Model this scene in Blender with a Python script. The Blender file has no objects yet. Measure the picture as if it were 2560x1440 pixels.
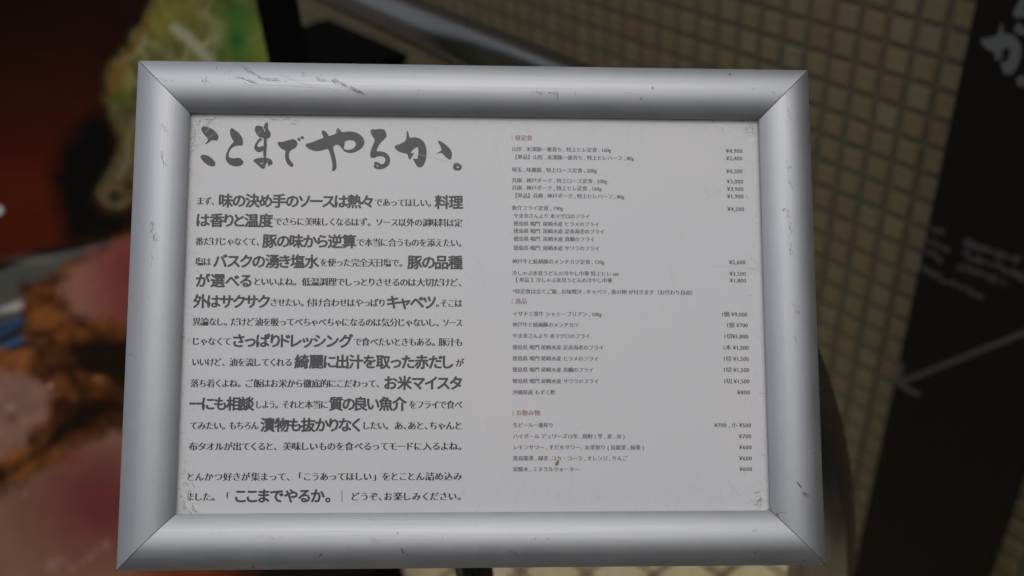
import bpy, bmesh, math, random
import numpy as np
from mathutils import Vector, Matrix
from mathutils.geometry import tessellate_polygon
random.seed(7); rng = np.random.default_rng(7)
R = math.radians
scene = bpy.context.scene
COL = scene.collection

# ------------------------------------------------------------------ camera
FPX = 2500.0                                    # focal length in photograph pixels (2560 wide)
CAM_H = 1.70
CAMX = Vector((0.99748, -0.04105, -0.05786)); CAMY = Vector((0.07094, 0.57716, 0.81354)); CAMZ = CAMX.cross(CAMY)
cam_d = bpy.data.cameras.new('camera'); cam = bpy.data.objects.new('camera', cam_d); COL.objects.link(cam)
CM = Matrix((CAMX, CAMY, CAMZ)).transposed()
cam.matrix_world = Matrix.Translation((0, 0, CAM_H)) @ CM.to_4x4()
cam_d.sensor_width = 36.0; cam_d.lens = FPX * 36.0 / 2560.0
cam_d.clip_start = 0.02; cam_d.clip_end = 500
cam_d.dof.use_dof = True; cam_d.dof.focus_distance = 0.672; cam_d.dof.aperture_fstop = 3.6
cam_d.dof.aperture_blades = 0
scene.camera = cam

# ------------------------------------------------------------------ world, sun, exposure
SUN_EL, SUN_AZ = R(66), R(172)                  # high overcast light from behind the viewer
w = bpy.data.worlds.new('World'); scene.world = w; w.use_nodes = True
nt = w.node_tree; bg = nt.nodes['Background']
sky = nt.nodes.new('ShaderNodeTexSky'); sky.sky_type = 'NISHITA'; sky.sun_disc = False
sky.sun_elevation = SUN_EL; sky.sun_rotation = SUN_AZ
sky.air_density = 0.8; sky.dust_density = 4.0; sky.ozone_density = 1.0
hs = nt.nodes.new('ShaderNodeHueSaturation'); hs.inputs['Saturation'].default_value = 0.34      # cloud cover greys the sky
nt.links.new(sky.outputs[0], hs.inputs['Color']); nt.links.new(hs.outputs[0], bg.inputs[0]); bg.inputs[1].default_value = 0.10
sd = bpy.data.lights.new('sun', 'SUN'); sd.energy = 0.5; sd.angle = R(160); sd.color = (1, 0.985, 0.97)
so = bpy.data.objects.new('sun', sd); COL.objects.link(so)
sdir = Vector((math.sin(SUN_AZ) * math.cos(SUN_EL), math.cos(SUN_AZ) * math.cos(SUN_EL), math.sin(SUN_EL)))
so.rotation_euler = sdir.to_track_quat('Z', 'Y').to_euler(); so.location = (0, -2, 5)
vs = scene.view_settings; vs.view_transform = 'Standard'; vs.look = 'None'; vs.gamma = 1; vs.exposure = 0.20
scene.cycles.use_denoising = True

# ------------------------------------------------------------------ helpers
def ray(x, y):
    return CM @ Vector((x - 1280, 720 - y, -FPX))
EYE = Vector((0, 0, CAM_H))
def at(x, y, depth):                             # point seen at photo pixel (x, y), at a depth along the view axis
    return EYE + ray(x, y) * (depth / FPX)
def on_plane(x, y, p0, n):
    r = ray(x, y); return EYE + r * ((p0 - EYE).dot(n) / r.dot(n))
def to_px(P):
    v = CM.transposed() @ (Vector(P) - EYE)
    return 1280 + FPX * v.x / -v.z, 720 - FPX * v.y / -v.z
def srgb(r, g, b):
    f = lambda c: (c / 255 / 12.92) if c / 255 <= 0.04045 else ((c / 255 + 0.055) / 1.055) ** 2.4
    return (f(r), f(g), f(b))
def mesh_obj(name, verts, faces, mat=None, parent=None, smooth=False, mats=None, midx=None):
    me = bpy.data.meshes.new(name); me.from_pydata([tuple(v) for v in verts], [], faces)
    for m in (mats or ([mat] if mat else [])): me.materials.append(m)
    if midx is not None: me.polygons.foreach_set('material_index', midx)
    if smooth: me.polygons.foreach_set('use_smooth', [True] * len(me.polygons))
    me.update(); o = bpy.data.objects.new(name, me); COL.objects.link(o)
    if parent: o.parent = parent
    return o
def empty(name, loc=(0, 0, 0), mat=None):
    o = bpy.data.objects.new(name, None); COL.objects.link(o); o.location = loc
    if mat is not None: o.matrix_world = mat
    o.empty_display_size = 0.05
    return o
def tag(o, label=None, cat=None, group=None, kind=None):
    if label: o['label'] = label
    if cat: o['category'] = cat
    if group: o['group'] = group
    if kind: o['kind'] = kind
    return o
def box_geo(x0, x1, y0, y1, z0, z1, b=0.0):
    """box with chamfered top edge on z1 side (and vertical corners when b > 0)"""
    if b == 0:
        v = [(x0,y0,z0),(x1,y0,z0),(x1,y1,z0),(x0,y1,z0),(x0,y0,z1),(x1,y0,z1),(x1,y1,z1),(x0,y1,z1)]
        return v, [(3,2,1,0),(4,5,6,7),(0,1,5,4),(1,2,6,5),(2,3,7,6),(3,0,4,7)]
    v = [(x0,y0,z0),(x1,y0,z0),(x1,y1,z0),(x0,y1,z0),
         (x0,y0,z1-b),(x1,y0,z1-b),(x1,y1,z1-b),(x0,y1,z1-b),
         (x0+b,y0+b,z1),(x1-b,y0+b,z1),(x1-b,y1-b,z1),(x0+b,y1-b,z1)]
    f = [(3,2,1,0),(8,9,10,11)]
    for a in range(4):
        c = (a + 1) % 4; f += [(a, c, c+4, a+4), (a+4, c+4, c+8, a+8)]
    return v, f
def tube_geo(pts, rad, seg=24, cap=True):
    pts = [Vector(p) for p in pts]; V = []; F = []
    n = len(pts); rads = rad if hasattr(rad, '__len__') else [rad] * n
    t0 = (pts[1] - pts[0]).normalized(); up = Vector((0, 0, 1)) if abs(t0.z) < .9 else Vector((1, 0, 0))
    nrm = t0.cross(up).normalized()
    for i, p in enumerate(pts):
        t = (pts[min(i+1, n-1)] - pts[max(i-1, 0)]).normalized()
        nrm = (nrm - t * nrm.dot(t)).normalized(); bn = t.cross(nrm)
        for k in range(seg):
            a = 2 * math.pi * k / seg
            V.append(p + (nrm * math.cos(a) + bn * math.sin(a)) * rads[i])
    for i in range(n - 1):
        for k in range(seg):
            k2 = (k + 1) % seg
            F.append((i*seg+k, i*seg+k2, (i+1)*seg+k2, (i+1)*seg+k))
    if cap: F.append(tuple(range(seg))[::-1]); F.append(tuple((n-1)*seg + k for k in range(seg)))
    return V, F

# ------------------------------------------------------------------ materials
class NB:
    def __init__(s, name, base=(0.5,)*3, rough=0.5, metal=0.0, spec=0.5, coat=0.0, coat_rough=0.1):
        s.m = bpy.data.materials.new(name); s.m.use_nodes = True; s.nt = s.m.node_tree
        s.p = s.nt.nodes['Principled BSDF']
        s.p.inputs['Base Color'].default_value = (*base, 1); s.p.inputs['Roughness'].default_value = rough
        s.p.inputs['Metallic'].default_value = metal; s.p.inputs['Specular IOR Level'].default_value = spec
        s.p.inputs['Coat Weight'].default_value = coat; s.p.inputs['Coat Roughness'].default_value = coat_rough
    def n(s, t, **kw):
        x = s.nt.nodes.new(t)
        for k, v in kw.items(): setattr(x, k, v)
        return x
    def l(s, a, b): s.nt.links.new(a, b)
    def coords(s, scale=(1, 1, 1), kind='Object'):
        tc = s.n('ShaderNodeTexCoord'); mp = s.n('ShaderNodeMapping'); mp.inputs['Scale'].default_value = scale
        s.l(tc.outputs[kind], mp.inputs[0]); return mp.outputs[0]
    def noise(s, scale, detail=4, rough=0.6, vec=None, dist=0.0):
        x = s.n('ShaderNodeTexNoise'); x.inputs['Scale'].default_value = scale; x.inputs['Detail'].default_value = detail
        x.inputs['Roughness'].default_value = rough; x.inputs['Distortion'].default_value = dist
        if vec is not None: s.l(vec, x.inputs['Vector'])
        return x.outputs['Fac']
    def ramp(s, fac, stops):
        x = s.n('ShaderNodeValToRGB'); e = x.color_ramp.elements
        while len(e) < len(stops): e.new(0.5)
        for i, (p, c) in enumerate(stops):
            e[i].position = p; e[i].color = (*c, 1) if hasattr(c, '__len__') else (c, c, c, 1)
        s.l(fac, x.inputs[0]); return x.outputs[0]
    def math(s, op, a, b):
        x = s.n('ShaderNodeMath', operation=op)
        for i, v in enumerate((a, b)):
            if isinstance(v, (int, float)): x.inputs[i].default_value = v
            else: s.l(v, x.inputs[i])
        return x.outputs[0]
    def mix(s, fac, a, b):
        x = s.n('ShaderNodeMix', data_type='RGBA')
        for i, v in ((0, fac), (6, a), (7, b)):
            if isinstance(v, (int, float)): x.inputs[i].default_value = v
            elif hasattr(v, '__len__'): x.inputs[i].default_value = (*v, 1)
            else: s.l(v, x.inputs[i])
        return x.outputs[2]
    def bump(s, h, strength, dist, target='Normal'):
        x = s.n('ShaderNodeBump'); x.inputs['Strength'].default_value = strength; x.inputs['Distance'].default_value = dist
        s.l(h, x.inputs['Height']); s.l(x.outputs[0], s.p.inputs[target]); return x

def aluminium(axis, tint):
    """anodised satin aluminium with the fine drawing lines of the extrusion along its axis"""
    b = NB('satin_aluminium_' + axis, tint, 0.33, 0.9)
    streak = b.noise(1.0, 4, 0.75, b.coords((3, 260, 260) if axis == 'x' else (260, 3, 260)))
    sc = (6, 900, 900) if axis == 'x' else (900, 6, 900)
    lines = b.noise(1.0, 3, 0.7, b.coords(sc))
    blot = b.noise(38, 5, 0.65, b.coords())
    speck = b.noise(900, 2, 0.5, b.coords())
    r = b.math('ADD', b.math('MULTIPLY', lines, 0.14), b.math('ADD', b.math('MULTIPLY', blot, 0.08), b.math('MULTIPLY', streak, 0.16)))
    b.l(b.math('ADD', r, 0.30), b.p.inputs['Roughness'])
    c = b.ramp(blot, [(0.3, tuple(x * 0.93 for x in tint)), (0.62, tint), (0.8, tuple(min(1, x * 1.03) for x in tint))])
    dirt = b.ramp(speck, [(0.70, 0.0), (0.80, 0.35)])
    c = b.mix(b.ramp(streak, [(.35, .22), (.65, 0.0)]), c, tuple(x * .8 for x in tint))
    b.l(b.mix(dirt, c, tuple(x * 0.55 for x in tint)), b.p.inputs['Base Color'])
    b.bump(b.math('ADD', b.math('MULTIPLY', lines, 0.5), b.math('MULTIPLY', speck, 0.5)), 0.12, 0.0002)
    return b.m
ALU = (0.40, 0.413, 0.432)
M_ALU_X = aluminium('x', ALU); M_ALU_Y = aluminium('y', ALU)
M_GAP = NB('joint_dark', (0.012, 0.012, 0.012), 0.8).m
M_BACK = NB('grey_backing', (0.05, 0.05, 0.052), 0.6).m
M_POLE = NB('dark_chromed_steel', (0.16, 0.15, 0.14), 0.22, 1.0).m
M_BASE = NB('black_painted_steel', (0.02, 0.02, 0.02), 0.45).m
b = NB('brushed_stainless_steel', (0.24, 0.238, 0.23), 0.25, 1.0)
b.l(b.math('ADD', b.math('MULTIPLY', b.noise(60, 4, 0.6, b.coords()), 0.12), 0.2), b.p.inputs['Roughness']); M_STEEL = b.m
M_SCR_D = NB('dark_scratch', (0.085, 0.085, 0.09), 0.7).m
M_SCR_M = NB('grey_scratch', (0.38, 0.38, 0.39), 0.6).m
M_SCR_L = NB('pale_crease', (0.72, 0.72, 0.70), 0.35).m
M_SCR_G = NB('faint_scratch', (0.44, 0.44, 0.44), 0.5).m
M_SCR_F = NB('faint_sheet_scratch', (0.50, 0.50, 0.50), 0.5).m
M_STAIN = NB('brown_stain', (0.26, 0.16, 0.07), 0.6).m

def paper():
    b = NB('laminated_menu_paper', (0.60, 0.60, 0.605), 0.42, 0, 0.5)
    co = b.coords()
    big = b.noise(7, 3, 0.5, co); fine = b.noise(300, 4, 0.7, co)
    c = b.ramp(big, [(0.3, (0.600, 0.612, 0.628)), (0.7, (0.628, 0.622, 0.632))])
    sp = b.ramp(fine, [(0.66, 0.0), (0.78, 0.5)])
    b.l(b.mix(sp, c, (0.48, 0.48, 0.48)), b.p.inputs['Base Color'])
    # cockled film: wrinkles that grow toward the corners and the short sides
    sx = b.n('ShaderNodeSeparateXYZ'); b.l(co, sx.inputs[0])
    ax = b.math('ABSOLUTE', b.math('ADD', sx.outputs[0], -0.0006), 0); ay = b.math('ABSOLUTE', sx.outputs[1], 0)
    ex = b.math('MULTIPLY', b.math('MAXIMUM', b.math('SUBTRACT', ax, 0.165), 0), 32.0)
    ey = b.math('MULTIPLY', b.math('MAXIMUM', b.math('SUBTRACT', ay, 0.112), 0), 45.0)
    m = b.math('MINIMUM', b.math('ADD', b.math('MULTIPLY', ex, ey), b.math('MULTIPLY', b.math('POWER', ex, 4), 0.35)), 1.0)
    wr = b.noise(150, 5, 0.65, co, 1.6)
    h = b.math('ADD', b.math('MULTIPLY', b.math('MULTIPLY', wr, m), 1.0), b.math('MULTIPLY', fine, 0.015))
    b.bump(h, 0.65, 0.0018)
    return b.m
M_PAPER = paper()
def ink(name, c): return NB(name, c, 0.42).m
M_INK = ink('grey_black_ink', (0.05, 0.05, 0.056)); M_TXT = ink('text_ink', (0.022, 0.022, 0.026))
M_SML = [ink('small_ink_grey', (0.06, 0.06, 0.058)), ink('small_ink_blue', (0.085, 0.075, 0.17)), ink('small_ink_violet', (0.10, 0.08, 0.14))]
M_RED = [ink('heading_ink_red', (0.28, 0.11, 0.095)), ink('heading_ink_violet', (0.30, 0.14, 0.19))]

# ------------------------------------------------------------------ setting: ground and tiled wall
RV = (CM @ Vector((-2480, 1602, -2500))); RV.z = 0; RV.normalize()       # along the wall, away to the left
WN = Vector((RV.y, -RV.x, 0)).normalized()                               # wall normal
P_WALL = at(2255, 270, 1.56)
if WN.dot(EYE - P_WALL) < 0: WN = -WN                                    # towards the viewer's side
U = -RV                                                                  # along the wall, toward the right
PITCH = 0.047

ground = empty('ground'); tag(ground, kind='structure')
gb = NB('mortar_ground', (0.10, 0.088, 0.07), 0.9); gb.bump(gb.noise(120, 4, .6, gb.coords()), 0.4, 0.003)
v, f = box_geo(-40, 40, -40, 40, -0.2, -0.012)
gs = mesh_obj('mortar_bed', v, f, gb.m, ground)
# square setts laid along the wall's direction
pav_m = []
for i, c in enumerate(((0.58, 0.48, 0.27), (0.52, 0.36, 0.23), (0.60, 0.49, 0.30), (0.44, 0.32, 0.20))):
    b = NB('paver_%s' % ('ochre', 'pink', 'straw', 'brown')[i], c, 0.75)
    k = b.noise(45, 5, 0.6, b.coords()); b.l(b.ramp(k, [(0.3, tuple(x * .8 for x in c)), (0.7, tuple(min(1, x * 1.12) for x in c))]), b.p.inputs['Base Color'])
    b.bump(k, 0.3, 0.002); pav_m.append(b.m)
S = 0.098; J = 0.012
pm = []
for m in pav_m:
    v, f = box_geo(-S/2+J/2, S/2-J/2, -S/2+J/2, S/2-J/2, -0.03, 0, 0.003)
    me = bpy.data.meshes.new('paver'); me.from_pydata(v, [], f); me.materials.append(m); pm.append(me)
g0 = on_plane(1550, 1432, Vector((0, 0, 0)), Vector((0, 0, 1)))
rz = math.atan2(U.y, U.x)
cells = []
for i in range(-16, 22):
    for j in range(-22, 16):
        p = g0 + U * (i * S) + Vector((-U.y, U.x, 0)) * (j * S)
        if (p - P_WALL).dot(WN) < S * 0.5: continue
        x, y = to_px(p); cells.append((abs(x - 1500) + abs(y - 1450) * 1.0, p, i, j))
cells.sort(key=lambda t: t[0])
rest_v, rest_f, rest_i = [], [], []
for k, (_, p, i, j) in enumerate(cells):
    mi = int(rng.choice(4, p=(0.36, 0.22, 0.3, 0.12)))
    q = p + Vector((0, 0, float(rng.uniform(-0.0015, 0.001))))
    if k < 120:
        o = bpy.data.objects.new('paver', pm[mi]); COL.objects.link(o); o.parent = ground; o.location = q; o.rotation_euler = (R(rng.uniform(-.4, .4)), R(rng.uniform(-.4, .4)), rz)
    else:
        n0 = len(rest_v); rot = Matrix.Rotation(rz, 3, 'Z')
        rest_v += [rot @ vv.co + q for vv in pm[mi].vertices]; rest_f += [tuple(a + n0 for a in pl.vertices) for pl in pm[mi].polygons]; rest_i += [mi] * len(pm[mi].polygons)
tag(mesh_obj('paver_field', rest_v, rest_f, None, ground, mats=pav_m, midx=rest_i), kind='stuff')

wall = empty('tiled_wall', (0, 0, 0)); tag(wall, 'tan and olive square mosaic tiled wall with dark grout behind the menu stand', 'wall')
WM = Matrix((U, Vector((0, 0, 1)), U.cross(Vector((0, 0, 1))))).transposed()      # local x along, y up, z out of the wall
if WM.col[2].dot(WN) < 0: WM = Matrix((-U, Vector((0, 0, 1)), (-U).cross(Vector((0, 0, 1))))).transposed()
WU = WM.col[0].copy()
W4 = Matrix.Translation((P_WALL.x, P_WALL.y, 0)) @ WM.to_4x4()
wall.matrix_world = W4
gr = NB('dark_grout', (0.062, 0.052, 0.034), 0.9)
k = gr.noise(3.5, 3, .6, gr.coords()); gr.l(gr.ramp(k, [(.35, (0.088, 0.094, 0.062)), (.65, (0.118, 0.092, 0.062))]), gr.p.inputs['Base Color'])
L0, L1 = -4.2, 4.2
v, f = box_geo(L0, L1, 0, 3.2, -0.12, -0.0045)
mesh_obj('grout_bed', v, f, gr.m, wall)
tile_cols = [(0.179, 0.141, 0.080), (0.178, 0.146, 0.080), (0.175, 0.130, 0.080), (0.179, 0.150, 0.100), (0.171, 0.122, 0.078), (0.167, 0.144, 0.083), (0.187, 0.156, 0.095)]
tnames = ('tan', 'olive', 'brown', 'grey', 'russet', 'moss', 'cream')
tm, tmesh = [], []
for c, nme in zip(tile_cols, tnames):
    b = NB('mosaic_tile_' + nme, c, 0.5, 0, 0.4)
    k = b.noise(60, 4, .6, b.coords()); b.l(b.ramp(k, [(0.3, tuple(x * .88 for x in c)), (0.7, tuple(x * 1.1 for x in c))]), b.p.inputs['Base Color'])
    tm.append(b.m)
    v, f = box_geo(-0.0176, 0.0176, -0.0176, 0.0176, -0.006, 0, 0.0012)
    me = bpy.data.meshes.new('tile'); me.from_pydata(v, [], f); me.materials.append(b.m); tmesh.append(me)
# phase so that a grout crossing falls at photo pixel (2255, 270)
y0 = P_WALL.z
sign_poly = [(346, 151), (2021, 177), (2064, 1412), (291, 1426)]
cand = []
for i in range(int(L0 / PITCH) + 1, int(L1 / PITCH) - 1):
    for j in range(-int(y0 / PITCH), int((3.18 - y0) / PITCH)):
        lx, ly = (i + .5) * PITCH, y0 + (j + .5) * PITCH
        if ly < 0.02: continue
        P = W4 @ Vector((lx, ly, 0)); v = CM.transposed() @ (P - EYE)
        vis = False; dist = 9
        if v.z < -0.2:
            x, y = to_px(P); dist = -v.z
            vis = -20 < x < 2580 and -20 < y < 1460
            if vis and 330 < x < 2030 and 190 < y: vis = False                    # behind the menu stand
            if vis and x < 740 + .2 * y: vis = False                              # behind the poster
            edge = 2440 - .215 * y
            if vis and edge + 20 < x and (x - 2560) < -(y - 1095) * .26 - 30: vis = False   # behind the dark board
        cand.append((0 if vis else 1, dist, lx, ly))
cand.sort()
rest_v, rest_f, rest_i = [], [], []
nvis = 0
for vis, d, lx, ly in cand:
    mi = int(rng.choice(7, p=(.30, .20, .16, .08, .10, .10, .06)))
    zz = float(rng.uniform(-0.0006, 0.0006)); jx, jy = rng.uniform(-0.0006, 0.0006, 2)
    if vis == 0 and nvis < 300:
        nvis += 1
        o = bpy.data.objects.new('tile', tmesh[mi]); COL.objects.link(o); o.parent = wall; o.location = (lx + jx, ly + jy, zz)
        o.rotation_euler = (R(rng.uniform(-.6, .6)), R(rng.uniform(-.6, .6)), R(rng.uniform(-.5, .5)))
    else:
        n0 = len(rest_v); rest_v += [(a.co.x + lx + jx, a.co.y + ly + jy, a.co.z + zz) for a in tmesh[mi].vertices]
        rest_f += [tuple(a + n0 for a in pl.vertices) for pl in tmesh[mi].polygons]; rest_i += [mi] * len(tmesh[mi].polygons)
tag(mesh_obj('tile_field', rest_v, rest_f, None, wall, mats=tm, midx=rest_i), kind='stuff')

# unseen shop front, added to give the rails the dark half of their reflections
fac = empty('added_shop_front', (0, -4.6, 0)); tag(fac, 'added unseen grey shop front, put in to darken the aluminium rail reflections', 'added building')
M_FAC = NB('grey_render', (0.10, 0.098, 0.095), 0.9).m; M_FGL = NB('shop_glass', (0.02, 0.02, 0.022), 0.1).m
v, f = box_geo(-9, 9, -0.4, 0, 0, 4.6); mesh_obj('wall', v, f, M_FAC, fac)
for k in range(5):
    v, f = box_geo(-8.2 + k * 3.4, -5.9 + k * 3.4, 0.002, 0.03, 0.5, 2.3); mesh_obj('added_window', v, f, M_FGL, fac)

# ------------------------------------------------------------------ glyph library (strings set in the built-in font)
_gcache = {}
def load_glyphs(chars):
    objs = {}
    for c in ['定'] + sorted(chars - {'定'}):
        for key, body in ((c, c), (c + '+', c + '定')):
            cu = bpy.data.curves.new('g', 'FONT'); cu.body = body; cu.size = 1; cu.fill_mode = 'FRONT'; cu.resolution_u = 2
            o = bpy.data.objects.new('g', cu); COL.objects.link(o); objs[key] = o
    dg = bpy.context.evaluated_depsgraph_get(); dg.update()
    raw = {}
    for key, o in objs.items():
        me = bpy.data.meshes.new_from_object(o.evaluated_get(dg))
        vs_ = np.array([v.co[:2] for v in me.vertices]).reshape(-1, 2); fs = [tuple(p.vertices) for p in me.polygons]
        raw[key] = (vs_, fs); bpy.data.meshes.remove(me)
    for o in objs.values():
        cu = o.data; bpy.data.objects.remove(o); bpy.data.curves.remove(cu)
    ref = raw['定'][0][:, 0].max()
    for c in chars:
        adv = raw[c + '+'][0][:, 0].max() - ref
        _gcache[c] = (*raw[c], adv)

GRID = 96
_mincho = {}
def mincho(c, dil):
    """re-cut a glyph with thin horizontal and thick vertical strokes, as in a Ming typeface"""
    if (c, dil) in _mincho: return _mincho[(c, dil)]
    vs_, fs, adv = _gcache[c]
    if len(vs_) == 0: return vs_, fs
    x0, y0 = vs_.min(0) - 9 / GRID; x1, y1 = vs_.max(0) + 9 / GRID
    nx_, ny_ = int((x1 - x0) * GRID) + 1, int((y1 - y0) * GRID) + 1
    A_ = np.zeros((ny_, nx_), bool)
    for t in fs:
        p = (vs_[list(t)] - (x0, y0)) * GRID
        for k in range(1, len(p) - 1):
            a, b2, c2 = p[0], p[k], p[k + 1]
            lx, ly = np.floor(np.minimum(np.minimum(a, b2), c2)).astype(int); hx, hy = np.ceil(np.maximum(np.maximum(a, b2), c2)).astype(int) + 1
            gx_, gy_ = np.meshgrid(np.arange(lx, hx) + .5, np.arange(ly, hy) + .5)
            e = lambda u, v: (v[0]-u[0]) * (gy_-u[1]) - (v[1]-u[1]) * (gx_-u[0])
            e0, e1, e2 = e(a, b2), e(b2, c2), e(c2, a)
            m = ((e0 >= 0) & (e1 >= 0) & (e2 >= 0)) | ((e0 <= 0) & (e1 <= 0) & (e2 <= 0))
            A_[ly:hy, lx:hx] |= m[:A_.shape[0]-ly, :A_.shape[1]-lx]
    E_ = A_.copy(); E_[1:] &= A_[:-1]; E_[:-1] &= A_[1:]
    D = E_.copy()
    for k in range(1, dil + 1): D[:, k:] |= E_[:, :-k]; D[:, :-k] |= E_[:, k:]
    if ord(c) > 0x4e00:                              # small triangular stroke ends of the kanji
        run = np.zeros(E_.shape, int)
        for q in range(1, nx_): run[:, q] = np.where(E_[:, q], run[:, q-1] + 1, 0)
        for r_ in range(1, ny_ - 8):
            for q in range(8, nx_ - 1):
                if E_[r_, q] and not E_[r_, q+1] and run[r_, q] >= 20 and not E_[r_+1, q] and not E_[r_+1:r_+7, q-8:q+2].any():
                    for u_ in range(1, 7): D[r_+u_, q-8+u_:q+2-(u_ > 3)] = True
    V, F = [], []; open_ = {}
    def emit(k, r0, r1):
        a, b2 = k; n = len(V); X0, X1, Y0, Y1 = x0 + a/GRID, x0 + b2/GRID, y0 + r0/GRID, y0 + r1/GRID
        V.extend([(X0, Y0), (X1, Y0), (X1, Y1), (X0, Y1)]); F.append((n, n+1, n+2, n+3))
    for r_ in range(ny_ + 1):
        rows = set()
        if r_ < ny_:
            d = np.diff(np.r_[0, D[r_].astype(int), 0]); rows = set(zip(np.where(d == 1)[0].tolist(), np.where(d == -1)[0].tolist()))
        for k in [k for k in open_ if k not in rows]: emit(k, open_.pop(k), r_)
        for k in rows: open_.setdefault(k, r_)
    _mincho[(c, dil)] = (np.array(V), F); return _mincho[(c, dil)]

class TextMesh:
    def __init__(s): s.V = []; s.F = []; s.I = []
    def add(s, vs2, fs, z, mi):
        n = len(s.V); s.V += [(float(a), float(b_), z) for a, b_ in vs2]; s.F += [tuple(i + n for i in t) for t in fs]; s.I += [mi] * len(fs)

BOLD = [(math.cos(a), math.sin(a)) for a in [i * math.pi / 4 for i in range(8)]]
def layout(text, style):
    out = []
    for c in text:
        vs_, fs, adv = _gcache[c]
        if c == ' ' or len(vs_) == 0: out.append((c, 0.0, 0.28, 0)); continue
        x0, x1 = vs_[:, 0].min(), vs_[:, 0].max(); inkw = x1 - x0
        if style == 'small': out.append((c, -0.0, adv, 1))
        elif c in '、。': out.append((c, -x0 + 0.04, inkw + 0.20, 1))
        elif c in '「」': out.append((c, -x0 + 0.06, inkw + 0.14, 1))
        else:
            a = (0.42 * inkw + 0.56) if style == 'body' else (0.85 * inkw + 0.16)
            out.append((c, (a - inkw) / 2 - x0, a, 1))
    return out

# ------------------------------------------------------------------ the menu stand
SX = Vector((0.999, -0.00008, -0.0451)).normalized()
SY = Vector((-0.0005, 0.9936, -0.1127)); SY = (SY - SX * SY.dot(SX)).normalized(); SZ = SX.cross(SY)
# pose of the sign, fitted to its eight corners (camera frame)
ROT = ((0.998968, -0.000881, 0.045412), (-0.004259, 0.993591, 0.112952), (-0.04522, -0.113029, 0.992562))
SM = CM @ Matrix(ROT)
SC = EYE + CM @ Vector((-0.02331, -0.01451, -0.6743))
SW, SH, BW = 0.464, 0.3398, 0.0353
stand = empty('menu_stand', mat=Matrix.Translation(SC) @ SM.to_4x4())
tag(stand, 'framed Japanese menu on a tilted stand with scratched silver aluminium snap frame', 'menu stand')
Z_LIP = -0.0018; Z_SHEET = -0.0060; ARC = R(33); PEAK = BW / 2 / math.sin(ARC) * (1 - math.cos(ARC))

def prof(t):
    """height and slope of the frame profile; t from 0 (outer rim) to 1 (inner lip)"""
    s = (2 * t - 1) * math.sin(ARC)
    return PEAK * (math.sqrt(1 - s * s) - math.cos(ARC)) / (1 - math.cos(ARC)) + Z_LIP * t
NS = 40
TS = [0.5 - 0.5 * math.cos(math.pi * i / NS) for i in range(NS + 1)]
def rail(name, side, mat, label):
    hw, hh = SW / 2, SH / 2; g = 0.0003                                # hairline gap of the mitre
    V, F = [], []
    sec = [(0.0, -0.012), (0.0, -0.001)] + [(t, prof(t)) for t in TS] + [(1.0, Z_LIP - 0.0016), (0.965, Z_LIP - 0.0016), (0.965, -0.006)]
    def pt(t, z, e):
        d = t * BW
        if side == 'top': return (e * (hw - d - g), hh - d, z)
        if side == 'bottom': return (e * (hw - d - g), -hh + d, z)
        if side == 'left': return (-hw + d, e * (hh - d - g), z)
        return (hw - d, e * (hh - d - g), z)
    K = 36
    for t, z in sec:
        for k in range(K + 1):
            e = -1 + 2 * k / K; V.append(pt(t, z, e))
    for a in range(len(sec) - 1):
        for k in range(K):
            F.append((a*(K+1)+k, a*(K+1)+k+1, (a+1)*(K+1)+k+1, (a+1)*(K+1)+k))
    if side in ('bottom', 'right'): pass
    o = mesh_obj(name, V, F, mat, stand, smooth=True)
    bm = bmesh.new(); bm.from_mesh(o.data); bmesh.ops.recalc_face_normals(bm, faces=bm.faces)
    for e in bm.edges:
        if len(e.link_faces) == 2 and e.calc_face_angle(0) > R(38): e.smooth = False
    # open strip: make sure the convex face looks at the viewer
    tot = sum(fc.normal.z * fc.calc_area() for fc in bm.faces)
    if tot < 0: bmesh.ops.reverse_faces(bm, faces=bm.faces)
    bm.to_mesh(o.data); bm.free()
    if label: o['label'] = label
    return o
rails = {
 'top': rail('frame_rail', 'top', M_ALU_X, 'top aluminium rail with fans of dark scratches'),
 'bottom': rail('frame_rail', 'bottom', M_ALU_X, 'bottom aluminium rail with small dents and nicks'),
 'left': rail('frame_rail', 'left', M_ALU_Y, None),
 'right': rail('frame_rail', 'right', M_ALU_Y, None)}
v, f = box_geo(-SW/2+.003, SW/2-.003, -SH/2+.003, SH/2-.003, -0.014, -0.0075); mesh_obj('backing_panel', v, f, M_BACK, stand)
# near-black strips set in the four mitres
V, F = [], []
for ex in (-1, 1):
    for ey in (-1, 1):
        V, F = [], []; n0 = 0
        for t in TS:
            d = t * BW; x, y, z = ex * (SW/2 - d), ey * (SH/2 - d), prof(t) - 0.0004
            V += [(x - .0005, y, z), (x + .0005, y, z)]
        for a in range(len(TS) - 1): F.append((n0+2*a, n0+2*a+1, n0+2*a+3, n0+2*a+2))
        mesh_obj('mitre_gap', V, F, M_GAP, stand)
# the sheet
IW, IH = SW / 2 - BW * 0.97, SH / 2 - BW * 0.97
nx, ny = 90, 60
V = []
for j in range(ny + 1):
    for i in range(nx + 1):
        x, y = -IW + 2*IW*i/nx, -IH + 2*IH*j/ny
        V.append((x, y, Z_SHEET))
F = [(j*(nx+1)+i, j*(nx+1)+i+1, (j+1)*(nx+1)+i+1, (j+1)*(nx+1)+i) for j in range(ny) for i in range(nx)]
sheet = mesh_obj('menu_sheet', V, F, M_PAPER, stand)
sheet['label'] = 'printed white laminated sheet with creased corners'

SI = stand.matrix_world.inverted()
NRM = SM.col[2].copy(); P_SHEET = SC + NRM * Z_SHEET
def sh(x, y):
    """photo pixel -> sheet plane coordinates"""
    p = SI @ on_plane(x, y, P_SHEET, NRM); return p.x, p.y
ZT = Z_SHEET + 0.00008

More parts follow.
